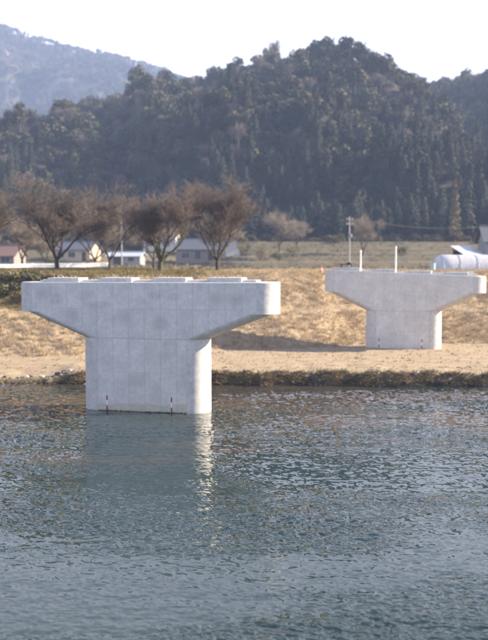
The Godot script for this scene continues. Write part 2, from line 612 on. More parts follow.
func tuft(seed_: int, blades: int, h: float, w: float, lean: float) -> ArrayMesh:
	rng.seed = seed_
	var st := new_st()
	st.set_smooth_group(-1)
	for i in blades:
		var az := rng.randf() * TAU
		var out := Vector3(cos(az), 0, sin(az))
		var p := out * rng.randf() * h * 0.45
		var hh := h * rng.randf_range(0.5, 1.15)
		var side := Vector3(-out.z, 0, out.x) * w * rng.randf_range(0.7, 1.3)
		var k := rng.randf_range(0.7, 1.25)
		st.set_color(Color(k, k, k))
		var mid := p + Vector3(0, hh * 0.6, 0) + out * hh * lean * 0.4
		var tip := p + Vector3(0, hh, 0) + out * hh * lean * rng.randf_range(0.6, 1.4)
		tri(st, p - side, mid - side * 0.6, p + side)
		tri(st, p + side, mid - side * 0.6, mid + side * 0.6)
		tri(st, mid - side * 0.6, tip, mid + side * 0.6)
	return done(st)

func stone_mesh(seed_: int) -> ArrayMesh:
	rng.seed = seed_
	var st := new_st()
	st.set_smooth_group(-1)
	var p := []
	for j in 5:
		var row := []
		for i in 7:
			var az := TAU * i / 7.0
			var el := -PI * 0.5 + PI * j / 4.0
			row.append(Vector3(cos(az) * cos(el), sin(el) * 0.62, sin(az) * cos(el)) * (1.0 if j in [0, 4] else rng.randf_range(0.72, 1.1)))
		p.append(row)
	for j in 4:
		for i in 7:
			var k := (i + 1) % 7
			quad(st, p[j][i], p[j][k], p[j + 1][k], p[j + 1][i])
	return done(st)

func shrub(at: Vector3, w: float, h: float, seed_: int, tone: Color, label: String, group: String) -> Node3D:
	rng.seed = seed_
	var t := thing("shrub", at, 0.0, label, "shrub", group)
	begin_wood()
	for i in 9:
		var az := rng.randf() * TAU
		var q := Vector3(cos(az) * w * 0.3, h * rng.randf_range(0.5, 0.85), sin(az) * w * 0.3)
		limb(Vector3(0, -0.2, 0), q, 0.03, 0.012, 4)
		for k in 5:
			var a := q * rng.randf_range(0.4, 1.0)
			limb(a, a + Vector3(rng.randfn() * 0.2, rng.randf_range(0.1, 0.4), rng.randfn() * 0.2), 0.012, 0.005, 3)
	obj("stem", end_wood(), M.bark, t)
	var st := new_st()
	st.set_smooth_group(-1)
	for i in 12:
		var az := rng.randf() * TAU
		var rr := sqrt(rng.randf()) * w * 0.36
		var k := rng.randf_range(0.7, 1.25)
		leaf_cloud(st, Vector3(cos(az) * rr, h * rng.randf_range(0.3, 0.8), sin(az) * rr), Vector3(w * 0.22, h * 0.22, w * 0.22), 75, 0.085, Color(tone.r * k, tone.g * k, tone.b * k), 0.3)
	obj("foliage", done(st), M.leaf, t)
	return t

# ------------------------------------------------------------------ houses
func gable_roof(st: SurfaceTool, w: float, dp: float, y: float, rise: float, over: float, thick: float) -> void:
	# ridge along x; overhang on all sides
	st.set_smooth_group(-1)
	var x := w * 0.5 + over
	var z := dp * 0.5 + over
	var ye := y - rise * over / (dp * 0.5)
	for s in [1.0, -1.0]:
		var e := [Vector3(-x * s, ye, z * s), Vector3(x * s, ye, z * s), Vector3(x * s, y + rise, 0), Vector3(-x * s, y + rise, 0)]
		var u := Vector3(0, thick, 0)
		quad(st, e[0] + u, e[3] + u, e[2] + u, e[1] + u)
		quad(st, e[0], e[1], e[2], e[3])
		quad(st, e[0], e[0] + u, e[1] + u, e[1])
		quad(st, e[1], e[1] + u, e[2] + u, e[2])
		quad(st, e[3], e[3] + u, e[0] + u, e[0])

func house(at: Vector3, turn: float, w: float, dp: float, eave: float, rise: float, wall: Material, roof: Material, label: String, wins: Array, called := "house", category := "house") -> Node3D:
	var t := thing(called, at, turn, label, category)
	var st := new_st()
	st.set_smooth_group(-1)
	var x := w * 0.5
	var z := dp * 0.5
	for s in [1.0, -1.0]:
		quad(st, Vector3(-x * s, -0.6, z * s), Vector3(-x * s, eave, z * s), Vector3(x * s, eave, z * s), Vector3(x * s, -0.6, z * s))
		quad(st, Vector3(x * s, -0.6, z * s), Vector3(x * s, eave, z * s), Vector3(x * s, eave, -z * s), Vector3(x * s, -0.6, -z * s))
		tri(st, Vector3(x * s, eave, z * s), Vector3(x * s, eave + rise, 0), Vector3(x * s, eave, -z * s))
	obj("wall", done(st), wall, t)
	st = new_st()
	gable_roof(st, w, dp, eave, rise, 0.55, 0.14)
	var rf := obj("roof", done(st), roof, t)
	st = new_st()
	box(st, Vector3(-x - 0.5, eave + rise + 0.06, -0.14), Vector3(x + 0.5, eave + rise + 0.30, 0.14), 0.06)
	obj("ridge_tile", done(st), roof, rf)
	for k in wins:                                # [x, y, width, height, door?]
		st = new_st()
		box(st, Vector3(k[0] - k[2] * 0.5 - 0.07, k[1] - 0.07, z - 0.02), Vector3(k[0] + k[2] * 0.5 + 0.07, k[1] + k[3] + 0.07, z + 0.05))
		var f := obj("door" if k[4] else "window", done(st), M.frame if not k[4] else M.darkwood, t)
		st = new_st()
		if k[4]:
			box(st, Vector3(k[0] + k[2] * 0.3, k[1] + 0.95, z + 0.05), Vector3(k[0] + k[2] * 0.3 + 0.06, k[1] + 1.1, z + 0.10))
			obj("handle", done(st), M.galv, f)
		else:
			for q in 2:
				st = new_st()
				box(st, Vector3(k[0] + k[2] * (-0.5 + 0.52 * q), k[1], z + 0.03), Vector3(k[0] + k[2] * (-0.02 + 0.52 * q), k[1] + k[3], z + 0.062))
				obj("pane", done(st), M.glass, f)
	return t

func power_pole(at: Vector3, h: float, label: String) -> Node3D:
	var t := thing("utility_pole", at, 0.05, label, "utility pole", "concrete utility poles")
	var st := new_st()
	tube(st, Vector3(0, -0.5, 0), Vector3(0, h, 0), 0.13, 0.085, 12)
	obj("post", done(st), M.polegrey, t)
	for k in 2:
		st = new_st()
		box(st, Vector3(-0.5, h - 0.45 - k * 0.7, 0.08), Vector3(0.5, h - 0.38 - k * 0.7, 0.15))
		var arm := obj("crossarm", done(st), M.galv, t)
		for x in [-0.42, -0.15, 0.42]:
			st = new_st()
			tube(st, Vector3(x, h - 0.38 - k * 0.7, 0.115), Vector3(x, h - 0.25 - k * 0.7, 0.115), 0.04, 0.03, 8)
			obj("insulator", done(st), M.white, arm)
	st = new_st()
	tube(st, Vector3(0.22, h - 2.9, 0.0), Vector3(0.22, h - 2.45, 0.0), 0.13, 0.13, 12)
	obj("transformer", done(st), M.polegrey, t)
	return t

func wire(a: Vector3, b: Vector3, sag: float, label: String) -> void:
	var st := new_st()
	var p := a
	for i in range(1, 25):
		var t := i / 24.0
		var q := a.lerp(b, t) - Vector3(0, sag * 4.0 * t * (1.0 - t), 0)
		tube(st, p, q, 0.012, 0.012, 5, false)
		p = q
	var o := obj("power_line", done(st), M.cable)
	tag(o, label, "power line", "overhead power lines")

func on_ground(x: float, d: float) -> Vector3:
	return Vector3(x, ground_height(x, -d), -d)

# ------------------------------------------------------------------ the scene
func _ready() -> void:
	rng.seed = 4711
	nz.seed = 12
	nz.noise_type = FastNoiseLite.TYPE_SIMPLEX_SMOOTH
	nz.frequency = 1.0
	nz.fractal_octaves = 3

	var cam := Camera3D.new()
	cam.name = "camera"
	cam.position = Vector3(0, 7.04, 0)
	cam.rotation_degrees = Vector3(-3.75, 0, 0)
	cam.fov = 39.15
	cam.far = 9000.0
	cam.near = 0.1
	var lens := CameraAttributesPhysical.new()
	lens.frustum_focal_length = 33.75
	lens.frustum_focus_distance = 27.0
	lens.exposure_aperture = 0.4
	lens.frustum_far = 9000.0
	lens.frustum_near = 0.1
	cam.attributes = lens
	add_child(cam)
	cam.current = true

	var env := Environment.new()
	env.background_mode = Environment.BG_SKY
	var sm := ProceduralSkyMaterial.new()
	sm.sky_top_color = Color(0.33, 0.46, 0.70)
	sm.sky_horizon_color = Color(1.40, 1.38, 1.42)
	sm.sky_curve = 0.36
	sm.ground_horizon_color = Color(0.80, 0.82, 0.86)
	sm.ground_bottom_color = Color(0.30, 0.28, 0.25)
	sm.sky_energy_multiplier = 0.60
	sm.sun_angle_max = 0.0
	var sky := Sky.new()
	sky.sky_material = sm
	env.sky = sky
	env.tonemap_mode = Environment.TONE_MAPPER_LINEAR
	env.tonemap_exposure = 4.45
	env.sdfgi_enabled = true
	env.ssao_enabled = true
	env.ssil_enabled = true
	env.fog_enabled = true
	env.fog_density = 0.0004
	env.fog_light_color = Color(0.70, 0.80, 1.0)
	var we := WorldEnvironment.new()
	we.name = "environment"
	we.environment = env
	add_child(we)

	var sun := DirectionalLight3D.new()
	sun.name = "sun"
	sun.light_energy = 1.6
	sun.light_color = Color(1.0, 0.93, 0.82)
	sun.light_angular_distance = 0.5
	sun.shadow_enabled = true
	add_child(sun)
	# low sun from the right (+x), a little beyond the piers
	sun.look_at_from_position(Vector3.ZERO, -Vector3(cos(0.12), tan(deg_to_rad(25.0)), -sin(0.12)), Vector3.UP)

	make_materials()
	make_land()
	make_water()
	make_hills()
	make_piers()
	make_forest()
	make_village()
	make_trees()
	make_ground_cover()
	print("ready")

func make_materials() -> void:
	var g1 := grain(3, 0.02, 4, 512, 0.86, 0.30)
	var g2 := grain(5, 0.05, 4, 512, 0.84, 0.62)
	M.earth = vmat(0.95, g2, 0.31)
	M.hillground = vmat(0.95, g2, 0.02)
	M.concrete = mat(Color(0.68, 0.675, 0.66), 0.85, g1, 0.22)
	M.concrete_far = mat(Color(0.69, 0.675, 0.655), 0.85, g1, 0.27)
	M.seat = mat(Color(0.64, 0.64, 0.62), 0.8, g1, 0.5)
	M.galv = mat(Color(0.55, 0.56, 0.57), 0.45, g1, 1.0)
	M.galv.metallic = 0.6
	M.red = mat(Color(0.22, 0.018, 0.036), 0.6)
	M.white = mat(Color(0.78, 0.78, 0.76), 0.6)
	M.bark = mat(Color(0.085, 0.062, 0.045), 0.95, g2, 1.3)
	M.mossbark = mat(Color(0.105, 0.095, 0.045), 0.95, g2, 1.3)
	M.twig = mat(Color(0.118, 0.092, 0.080), 0.95)
	M.greytwig = mat(Color(0.22, 0.185, 0.15), 0.95)
	M.leaf = vmat(0.75)
	M.grass = vmat(0.85)
	M.grass.backlight_enabled = true
	M.grass.backlight = Color(0.3, 0.28, 0.2)
	M.forest = vmat(0.8)
	M.stone = vmat(0.9, g2, 2.0)
	M.polegrey = mat(Color(0.42, 0.42, 0.41), 0.8, g1, 0.8)
	M.cable = mat(Color(0.03, 0.03, 0.03), 0.6)
	M.frame = mat(Color(0.35, 0.34, 0.33), 0.5)
	M.darkwood = mat(Color(0.10, 0.07, 0.05), 0.7, g2, 0.6)
	M.glass = mat(Color(0.03, 0.035, 0.04), 0.08)
	M.cream = mat(Color(0.60, 0.50, 0.37), 0.85, g1, 0.3)
	M.plaster = mat(Color(0.68, 0.67, 0.64), 0.85, g1, 0.3)
	M.greywall = mat(Color(0.30, 0.27, 0.25), 0.85, g1, 0.3)
	M.tinwall = mat(Color(0.36, 0.36, 0.38), 0.6, g1, 0.3)
	M.roofgrey = mat(Color(0.16, 0.17, 0.19), 0.6, g2, 0.5)
	M.roofblue = mat(Color(0.13, 0.17, 0.25), 0.45, g1, 0.5)
	M.roofred = mat(Color(0.25, 0.15, 0.125), 0.7, g2, 0.5)
	M.rooftin = mat(Color(0.62, 0.66, 0.72), 0.35, g1, 0.5)
	M.film = mat(Color(0.72, 0.72, 0.76), 0.35, g1, 0.2)
	M.film.backlight_enabled = true
	M.film.backlight = Color(0.5, 0.5, 0.52)
	M.black = mat(Color(0.025, 0.025, 0.028), 0.6)
	M.teal = mat(Color(0.36, 0.52, 0.53), 0.5)
	M.cone = mat(Color(0.70, 0.12, 0.06), 0.5)
	M.water = StandardMaterial3D.new()
	M.water.albedo_color = Color.WHITE
	M.water.vertex_color_use_as_albedo = true
	M.water.roughness = 0.045
	M.water.metallic_specular = 0.42

func make_land() -> void:
	var xs := span([-6000.0, 900.0, -600.0, 60.0, -180.0, 10.0, -60.0, 2.5, -30.0, 0.33, 34.0, 2.5, 70.0, 10.0, 180.0, 60.0, 600.0, 900.0, 6000.0])
	var ds := span([-4000.0, 800.0, -40.0, 10.0, 0.0, 1.5, 12.0, 6.0, 47.5, 0.22, 58.0, 0.33, 90.0, 1.2, 130.0, 2.2, 262.0, 20.0, 330.0, 900.0, 8000.0])
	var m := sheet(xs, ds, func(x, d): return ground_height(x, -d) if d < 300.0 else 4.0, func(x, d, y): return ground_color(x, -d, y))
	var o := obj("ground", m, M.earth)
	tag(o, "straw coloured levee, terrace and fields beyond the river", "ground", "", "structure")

func wave(x: float, d: float) -> float:
	var ruffle := 0.30 + 1.15 * smooth(-0.28, 0.34, n2(x * 0.028 + 4.0, d * 0.085) + 0.45 * n2(x * 0.11, d * 0.36 + 8.0))
	var y := 0.024 * n2(x * 0.34 + d * 0.05, d * 0.62) + 0.0205 * n2(x * 1.15 - d * 0.12 + 30.0, d * 1.9) + 0.0115 * n2(x * 3.2 + 11.0, d * 5.4)
	return y * ruffle * 1.2

func water_color(x: float, d: float) -> Color:      # green river water; silty brown off the far shallows, also painting the pier reflection browner
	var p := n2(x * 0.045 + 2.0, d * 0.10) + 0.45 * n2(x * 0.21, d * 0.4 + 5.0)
	var silt_and_reflection := smooth(-0.2, 0.7, p + (d - 38.5) / 20.0)
	return Color(0.017, 0.033, 0.033).lerp(Color(0.056, 0.048, 0.040), silt_and_reflection)

func make_water() -> void:
	var v := PackedVector3Array(); var n := PackedVector3Array(); var ix := PackedInt32Array(); var c := PackedColorArray()
	var cols := 460
	var d := 7.0
	var rows := 0
	while d < 54.5:
		var half := 5.0 + 0.34 * d
		for i in cols:
			var x := lerpf(-half, half, i / (cols - 1.0))
			var e := 0.02
			var y := wave(x, d)
			v.append(Vector3(x, y, -d))
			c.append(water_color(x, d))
			n.append(Vector3(-(wave(x + e, d) - y) / e, 1.0, (wave(x, d + e) - y) / e).normalized())
		rows += 1
		d += clampf(d * 0.0038, 0.045, 0.2)
	for j in rows - 1:
		for i in cols - 1:
			var k := j * cols + i
			ix.append_array([k, k + cols, k + 1, k + 1, k + cols, k + cols + 1])
	# the river runs on to both sides, and under the camera
	var at := v.size()
	for q in [Vector3(-900, -0.05, 6), Vector3(900, -0.05, 6), Vector3(900, -0.05, -70), Vector3(-900, -0.05, -70)]:
		v.append(q); n.append(Vector3.UP); c.append(Color(0.040, 0.056, 0.057))
	ix.append_array([at, at + 3, at + 1, at + 1, at + 3, at + 2])
	var o := obj("river_water", arrays(v, n, c, ix), M.water)
	tag(o, "rippled grey green river water in front of the bank", "river", "", "structure")

func make_hills() -> void:
	var xs := span([-900.0, 60.0, -260.0, 9.0, 260.0, 60.0, 900.0])
	var ds := span([236.0, 7.0, 560.0, 30.0, 960.0])
	var m := sheet(xs, ds, func(x, d): return hill_height(x, d), func(x, d, y): return Color(0.045, 0.048, 0.03))
	tag(obj("hill", m, M.hillground), "dark wooded hill rising behind the village", "hill", "", "structure")
	# the hazy mountain far behind
	var far := func(x: float, d: float) -> float:
		var crest := piece([-2500, -1260, -630, -434, -378, -318, -255, -208, -162, -133, 0, 560, 2500], [180, 300, 366, 366, 361, 341, 325, 316, 305, 297, 231, 175, 140], x)
		var t := clampf((d - 805.0) / 595.0, 0.0, 1.0)
		var s := t * t * (3.0 - 2.0 * t) * 0.5 + t * 0.5
		if d > 1400.0: s = 1.0 - smooth(1400.0, 2310.0, d)
		return crest * s + (n2(x * 0.005, d * 0.004) * 84.0 + n2(x * 0.016, d * 0.016) * 26.0) * s * (1.0 - s * 0.97) * 2.0 + (n2(x * 0.035, d * 0.035) * 5.0) * s
	var fx := span([-2500.0, 100.0, -700.0, 7.5, 42.0, 100.0, 2500.0])
	var fd := span([770.0, 15.0, 1440.0, 105.0, 2310.0])
	var fm := sheet(fx, fd, far, func(x, d, y):
		var q := n2(x * 0.009, d * 0.009) + 0.6 * n2(x * 0.043, d * 0.043)
		return Color(0.055, 0.068, 0.045).lerp(Color(0.17, 0.145, 0.125), clampf(0.45 + q * 1.8 + 0.9 * n2(x * 0.12, d * 0.12), 0, 1)))
	rng.seed = 640
	var crowns := [broadleaf(14), bare_crown(33)]
	var mx := [[], []]
	var mc := [[], []]
	rng.seed = 641
	for i in 9000:
		var x := rng.randf_range(-720, -90)
		var d := rng.randf_range(960, 1415)
		var k := 1 if n2(x * 0.012, d * 0.012) + rng.randf_range(-0.35, 0.35) > -0.05 else 0
		var sc := rng.randf_range(0.9, 1.5)
		mx[k].append(Transform3D(Basis(Vector3.UP, rng.randf() * TAU).scaled(Vector3.ONE * sc), Vector3(x, far.call(x, d), -d)))
		var j := rng.randf_range(0.7, 1.3)
		mc[k].append(Color(0.060 * j, 0.066 * j, 0.045 * j) if k == 0 else Color(0.13 * j, 0.11 * j, 0.097 * j))
	var mw := Node3D.new()
	mw.name = "mountain_wood"
	add_child(mw)
	tag(mw, "hazy grey brown wood covering the far mountain", "wood", "", "stuff")
	for k in 2: multi("trees", crowns[k], M.forest, mx[k], mc[k], "", "", mw)
	tag(obj("mountain", fm, M.hillground), "pale hazy mountain ridge behind the wooded hill", "mountain", "", "structure")

func make_piers() -> void:
	var blots := [[-4.9, 5.45, 0.5, 0.34, 0.9], [-4.25, 5.2, 0.42, 0.34, 1.0], [-5.0, 5.7, 0.3, 0.2, 0.6], [-3.5, 4.55, 0.5, 0.25, 0.6], [-2.1, 5.0, 0.8, 0.22, 0.9], [-2.6, 5.5, 0.4, 0.3, 0.4],
		[0.7, 5.45, 0.5, 0.22, 0.9], [1.6, 5.4, 0.35, 0.22, 0.75], [0.9, 4.15, 0.6, 0.38, 0.85], [3.6, 5.3, 0.4, 0.3, 0.5], [4.6, 5.35, 0.7, 0.3, 0.7], [2.6, 5.1, 0.6, 0.2, 0.5], [1.2, 2.7, 0.6, 0.2, 0.45], [-0.8, 4.4, 0.6, 0.3, 0.4], [-0.4, 1.5, 0.9, 0.35, 0.35]]
	var tex := face_texture(40, blots, 0.02)
	var faces := []
	for k in [1.0, 0.965, 1.03]:
		var m := StandardMaterial3D.new()
		m.albedo_color = (Color(0.90, 0.905, 0.90) * k).linear_to_srgb()
		m.albedo_texture = tex
		m.roughness = 0.85
		faces.append(m)
	var near_ := {"half": 2.2, "reach": 5.49, "base": -2.0, "neck": 3.43, "tip": 4.63, "top": 6.06, "fall": 0.004, "round": M.concrete, "faces": faces, "seat": M.seat,
		"cap_rows": [3.43, 4.81, 6.2], "col_rows": [-2.0, 0.30, 1.85, 3.43], "seats": [-4.05, -1.40, 1.25, 3.90],
		"slabs": [[-5.35, -4.80], [-3.16, -2.17], [-0.53, 0.43], [2.07, 3.03], [4.67, 5.35]], "bars": [-1.72, 1.46], "bar_y": 0.02}
	pier("bridge_pier", Vector3(-4.58, 0.0, -42.6), deg_to_rad(-13.0), near_, "stained grey concrete bridge pier standing in the river water")
	var tex2 := face_texture(77, [[-2.0, 5.0, 1.0, 0.3, 0.3], [2.0, 4.6, 0.8, 0.3, 0.25], [0.0, 2.0, 0.8, 0.4, 0.2]], -9.0)
	var faces2 := []
	for k in [1.0, 0.97, 1.025]:
		var m := StandardMaterial3D.new()
		m.albedo_color = (Color(0.91, 0.895, 0.88) * k).linear_to_srgb()
		m.albedo_texture = tex2
		m.roughness = 0.85
		faces2.append(m)
	var far_ := near_.duplicate()
	far_.merge({"half": 1.93, "reach": 5.1, "base": -1.0, "neck": 2.9, "tip": 4.28, "top": 5.74, "fall": -0.040, "round": M.concrete_far, "faces": faces2, "cap_rows": [2.9, 4.4, 6.2], "col_rows": [-1.0, 1.35, 2.9], "bar_y": 0.12}, true)
	var at := Vector3(12.05, 0.42, -67.9)
	pier("bridge_pier", at, deg_to_rad(-15.0), far_, "clean grey concrete bridge pier standing on the dry bank")
	# what stands on the cap of the far pier
	var b := Basis(Vector3.UP, deg_to_rad(-15.0))
	for k in [[-3.28, 1.32, "shorter white steel post standing on the far pier"], [-0.62, 1.72, "taller white steel post standing on the far pier"]]:
		var p: Vector3 = at + b * Vector3(k[0], 5.74 - 0.04 * k[0] + 0.20, -0.05)
		var t := thing("steel_post", p, 0.0, k[2], "post", "posts on the far pier")
		var st := new_st()
		tube(st, Vector3(0, 0.0, 0), Vector3(0, k[1], 0), 0.06, 0.06, 12)
		obj("pipe", done(st), M.white, t)
		st = new_st()
		box(st, Vector3(-0.14, 0.0, -0.14), Vector3(0.14, 0.03, 0.14), 0.01)
		obj("base_plate", done(st), M.galv, t)
		st = new_st()
		tube(st, Vector3(0, k[1], 0), Vector3(0, k[1] + 0.05, 0), 0.075, 0.05, 12)
		obj("cap", done(st), M.white, t)
	var q: Vector3 = at + b * Vector3(-4.35, 5.74 + 0.04 * 4.35 + 0.20, 0.1)
	var r := thing("work_trestle", q, deg_to_rad(-15.0), "low black trestle with tools on the far pier top", "trestle")
	var st2 := new_st()
	box(st2, Vector3(-0.45, 0.20, -0.2), Vector3(0.45, 0.26, 0.2), 0.01)
	obj("top", done(st2), M.black, r)
	for x in [-0.38, 0.38]:
		for z in [-0.15, 0.15]:
			st2 = new_st()
			tube(st2, Vector3(x, 0, z), Vector3(x * 0.92, 0.2, z), 0.025, 0.025, 6)
			obj("leg", done(st2), M.black, r)
	st2 = new_st()
	box(st2, Vector3(0.06, 0.26, -0.12), Vector3(0.34, 0.40, 0.12), 0.03)
	obj("toolbox", done(st2), M.black, r)

func make_forest() -> void:
	var kinds := [[broadleaf(11), broadleaf(12), broadleaf(13)], [conifer(21), conifer(22)], [bare_crown(31), bare_crown(32)]]
	var xf := [[[], [], []], [[], []], [[], []]]
	var cl := [[[], [], []], [[], []], [[], []]]
	rng.seed = 99
	var d := 246.0
	while d < 552.0:
		var step := lerpf(4.6, 6.2, clampf((d - 246.0) / 250.0, 0, 1))
		var half := 70.0 + 0.36 * d
		var x := -half
		while x < half:
			var px := x + rng.randf_range(-0.45, 0.45) * step
			var pd := d + rng.randf_range(-0.45, 0.45) * step
			x += step
			var y := maxf(hill_height(px, pd), ground_height(px, -pd) if pd < 262.0 else -5.0)
			var t := (pd - 243.0) / 280.0
			var n := n2(px * 0.018 + 7.0, pd * 0.02)
			var ced := smooth(0.36, 0.12, t + n * 0.16)
			var bare := smooth(-0.05, 0.45, n2(px * 0.022 + 50.0, pd * 0.022)) * smooth(0.12, 0.35, t)
			var k := 0
			var roll := rng.randf()
			if roll < ced: k = 1
			elif rng.randf() < bare * 0.85 + 0.06: k = 2
			var v := rng.randi() % (xf[k].size() as int)
			var s := rng.randf_range(0.8, 1.35)
			if k == 1: s = rng.randf_range(0.62, 0.92)
			if rng.randf() < 0.05: s *= 1.25
			xf[k][v].append(Transform3D(Basis(Vector3.UP, rng.randf() * TAU).scaled(Vector3(s, s * rng.randf_range(0.88, 1.15), s)), Vector3(px, y, -pd)))
			var j := rng.randf_range(0.7, 1.35)
			var c := Color(0.036, 0.048, 0.019).lerp(Color(0.092, 0.082, 0.038), rng.randf())
			if k == 1: c = Color(0.017, 0.027, 0.018).lerp(Color(0.034, 0.040, 0.022), rng.randf() * rng.randf())
			if k == 2: c = Color(0.145, 0.118, 0.098)
			cl[k][v].append(Color(c.r * j, c.g * j, c.b * j))
		d += step * 0.95
	for i in 420:
		var px := rng.randf_range(-95, 110)
		var pd := 246.0 - 22.0 * pow(rng.randf(), 2.0) * (0.4 + maxf(0.0, n2(px * 0.05, 3.0)))
		var v := rng.randi() % 3
		var s := rng.randf_range(0.14, 0.42)
		xf[0][v].append(Transform3D(Basis(Vector3.UP, rng.randf() * TAU).scaled(Vector3(s * 1.4, s, s * 1.4)), Vector3(px, ground_height(px, -pd) - s * 1.2, -pd)))
		cl[0][v].append(Color(0.085, 0.078, 0.036).lerp(Color(0.15, 0.115, 0.062), rng.randf()))
	var names := ["broadleaf_wood", "cedar_wood", "leafless_wood"]
	var labels := ["dark evergreen broadleaf wood covering the hill", "dense dark cedar wood on the lower hillside", "greyish leafless trees scattered through the hill wood"]
	var mats := [M.forest, M.forest, M.forest]
	for k in 3:
		var whole := Node3D.new()
		whole.name = names[k]
		add_child(whole)
		tag(whole, labels[k], "wood", "", "stuff")
		for v in xf[k].size():
			multi("trees", kinds[k][v], mats[k], xf[k][v], cl[k][v], "", "", whole)
		print(names[k], " ", xf[k].map(func(a): return a.size()))

func make_village() -> void:
	house(on_ground(-52.5, 192.0), deg_to_rad(-8.0), 10.0, 6.5, 2.3, 1.9, M.greywall, M.roofred, "low house with faded red roof behind the white guard rail", [[-2.5, 0.8, 1.8, 1.1, false], [0.6, 0.0, 0.9, 2.0, true], [3.2, 0.8, 1.8, 1.1, false]])
	house(on_ground(-41.0, 222.0), deg_to_rad(-16.0), 9.6, 6.0, 2.9, 1.75, M.cream, M.roofgrey, "cream house with grey roof and a sunlit gable end", [[-3.0, 0.9, 1.7, 1.2, false], [0.0, 0.9, 1.7, 1.2, false], [3.2, 0.0, 0.9, 2.05, true]])
	house(on_ground(-26.8, 206.0), deg_to_rad(-10.0), 7.5, 4.0, 2.1, 0.7, M.tinwall, M.rooftin, "low tin shed with pale roof beside the utility pole", [[-1.6, 0.0, 1.6, 1.9, true], [1.6, 0.9, 1.3, 0.8, false]], "shed", "shed")
	house(on_ground(-21.5, 236.0), deg_to_rad(-6.0), 8.5, 6.5, 3.9, 2.0, M.plaster, M.roofred, "white house with brick red roof behind the mossy tree", [[-2.4, 0.8, 1.8, 1.2, false], [1.8, 0.8, 1.8, 1.2, false], [-2.4, 2.6, 1.6, 1.0, false], [1.8, 2.6, 1.6, 1.0, false]])
	house(on_ground(-9.5, 218.0), deg_to_rad(-10.0), 12.5, 7.0, 3.0, 2.3, M.greywall, M.roofgrey, "long dark farmhouse with grey tiled roof and white window", [[-3.9, 0.8, 1.8, 1.2, false], [-0.9, 0.5, 1.3, 1.9, false], [2.2, 0.0, 1.0, 2.0, true], [4.6, 0.8, 1.6, 1.2, false]], "farmhouse")
	house(on_ground(-2.6, 192.0), deg_to_rad(-80.0), 4.2, 3.0, 2.6, 1.5, M.plaster, M.roofgrey, "small white shed with steep gable beside the dark farmhouse", [[0.0, 0.0, 0.9, 1.9, true]], "garden_shed", "shed")
	house(on_ground(45.4, 152.0), deg_to_rad(-4.0), 10.5, 7.0, 4.4, 2.4, M.tinwall, M.roofgrey, "two storey grey house beyond the greenhouse", [[-3.2, 0.8, 1.8, 1.2, false], [-3.2, 2.9, 1.6, 1.0, false], [1.0, 0.8, 1.8, 1.2, false]])
	# shed with a slanting bright tin roof
	var ls := thing("lean_to_shed", on_ground(36.8, 148.0), deg_to_rad(28.0), "dark open shed with slanting pale blue tin roof", "shed")
	for x in [-1.8, 1.8]:
		for z in [-1.6, 1.6]:
			var st := new_st()
			box(st, Vector3(x - 0.07, -0.5, z - 0.07), Vector3(x + 0.07, 2.60 - z * 0.44, z + 0.07))
			obj("post", done(st), M.darkwood, ls)
	for k in 10:                                  # overlapping tin sheets
		var st0 := new_st()
		st0.set_smooth_group(-1)
		var x0 := -2.15 + k * 0.43
		var h := 0.012 * (k % 2)
		var e := [Vector3(x0, 1.84 + h, 2.0), Vector3(x0, 3.60 + h, -2.0), Vector3(x0 + 0.435, 3.60 + h, -2.0), Vector3(x0 + 0.435, 1.84 + h, 2.0)]
		var dn := Vector3(0, -0.03, 0)
		quad(st0, e[0], e[1], e[2], e[3])
		quad(st0, e[3] + dn, e[2] + dn, e[1] + dn, e[0] + dn)
		quad(st0, e[0] + dn, e[0], e[3], e[3] + dn)
		obj("roof_sheet", done(st0), M.rooftin, ls)
	var st1 := new_st()
	box(st1, Vector3(-1.8, -0.5, -1.60), Vector3(1.8, 2.9, -1.52))
	obj("back_wall", done(st1), M.darkwood, ls)
	# greenhouse tunnel
	var gh := thing("greenhouse", on_ground(30.2, 100.0), deg_to_rad(2.0), "long white plastic film greenhouse tunnel on the field", "greenhouse")
	var st := new_st()
	var L := 8.6
	var ring := func(x: float, k: float) -> PackedVector3Array:
		var p := PackedVector3Array()
		for i in 13:
			var a := PI * i / 12.0
			p.append(Vector3(x, maxf(0.0, sin(a)) * 1.95 * k - 0.1, cos(a) * 2.3 * k))
		return p
	var rings := [[-L - 0.75, 0.30], [-L - 0.66, 0.55], [-L - 0.45, 0.78], [-L - 0.2, 0.92], [-L, 1.0]]
	for i in 18: rings.append([-L + (i + 1) * L / 9.0, 1.0 - 0.012 * (i % 2)])
	st.set_smooth_group(1)
	for i in rings.size() - 1:
		var a: PackedVector3Array = ring.call(rings[i][0], rings[i][1])
		var b: PackedVector3Array = ring.call(rings[i + 1][0], rings[i + 1][1])
		for k in 12: quad(st, a[k], a[k + 1], b[k + 1], b[k])
	var endp: PackedVector3Array = ring.call(rings[0][0], rings[0][1])
	for k in 12: tri(st, endp[k + 1], endp[k], Vector3(rings[0][0], 0, 0))
	obj("film_cover", done(st), M.film, gh)
	for i in range(0, 19, 2):
		st = new_st()
		for k in 12:
			var a := PI * k / 12.0
			var b := PI * (k + 1) / 12.0
			var x := -L + i * L / 9.0
			tube(st, Vector3(x, sin(a) * 1.965 - 0.1, cos(a) * 2.315), Vector3(x, sin(b) * 1.965 - 0.1, cos(b) * 2.315), 0.022, 0.022, 5, false)
		obj("hoop", done(st), M.galv, gh)
	# guard rail along the village road
	var gr := thing("guard_rail", Vector3(-30, 0, -112), 0.0, "long white guard rail along the village road", "guard rail")
	var a0 := Vector3(-22.0, 0, 8.0)
	var a1 := Vector3(12.0, 0, -9.0)
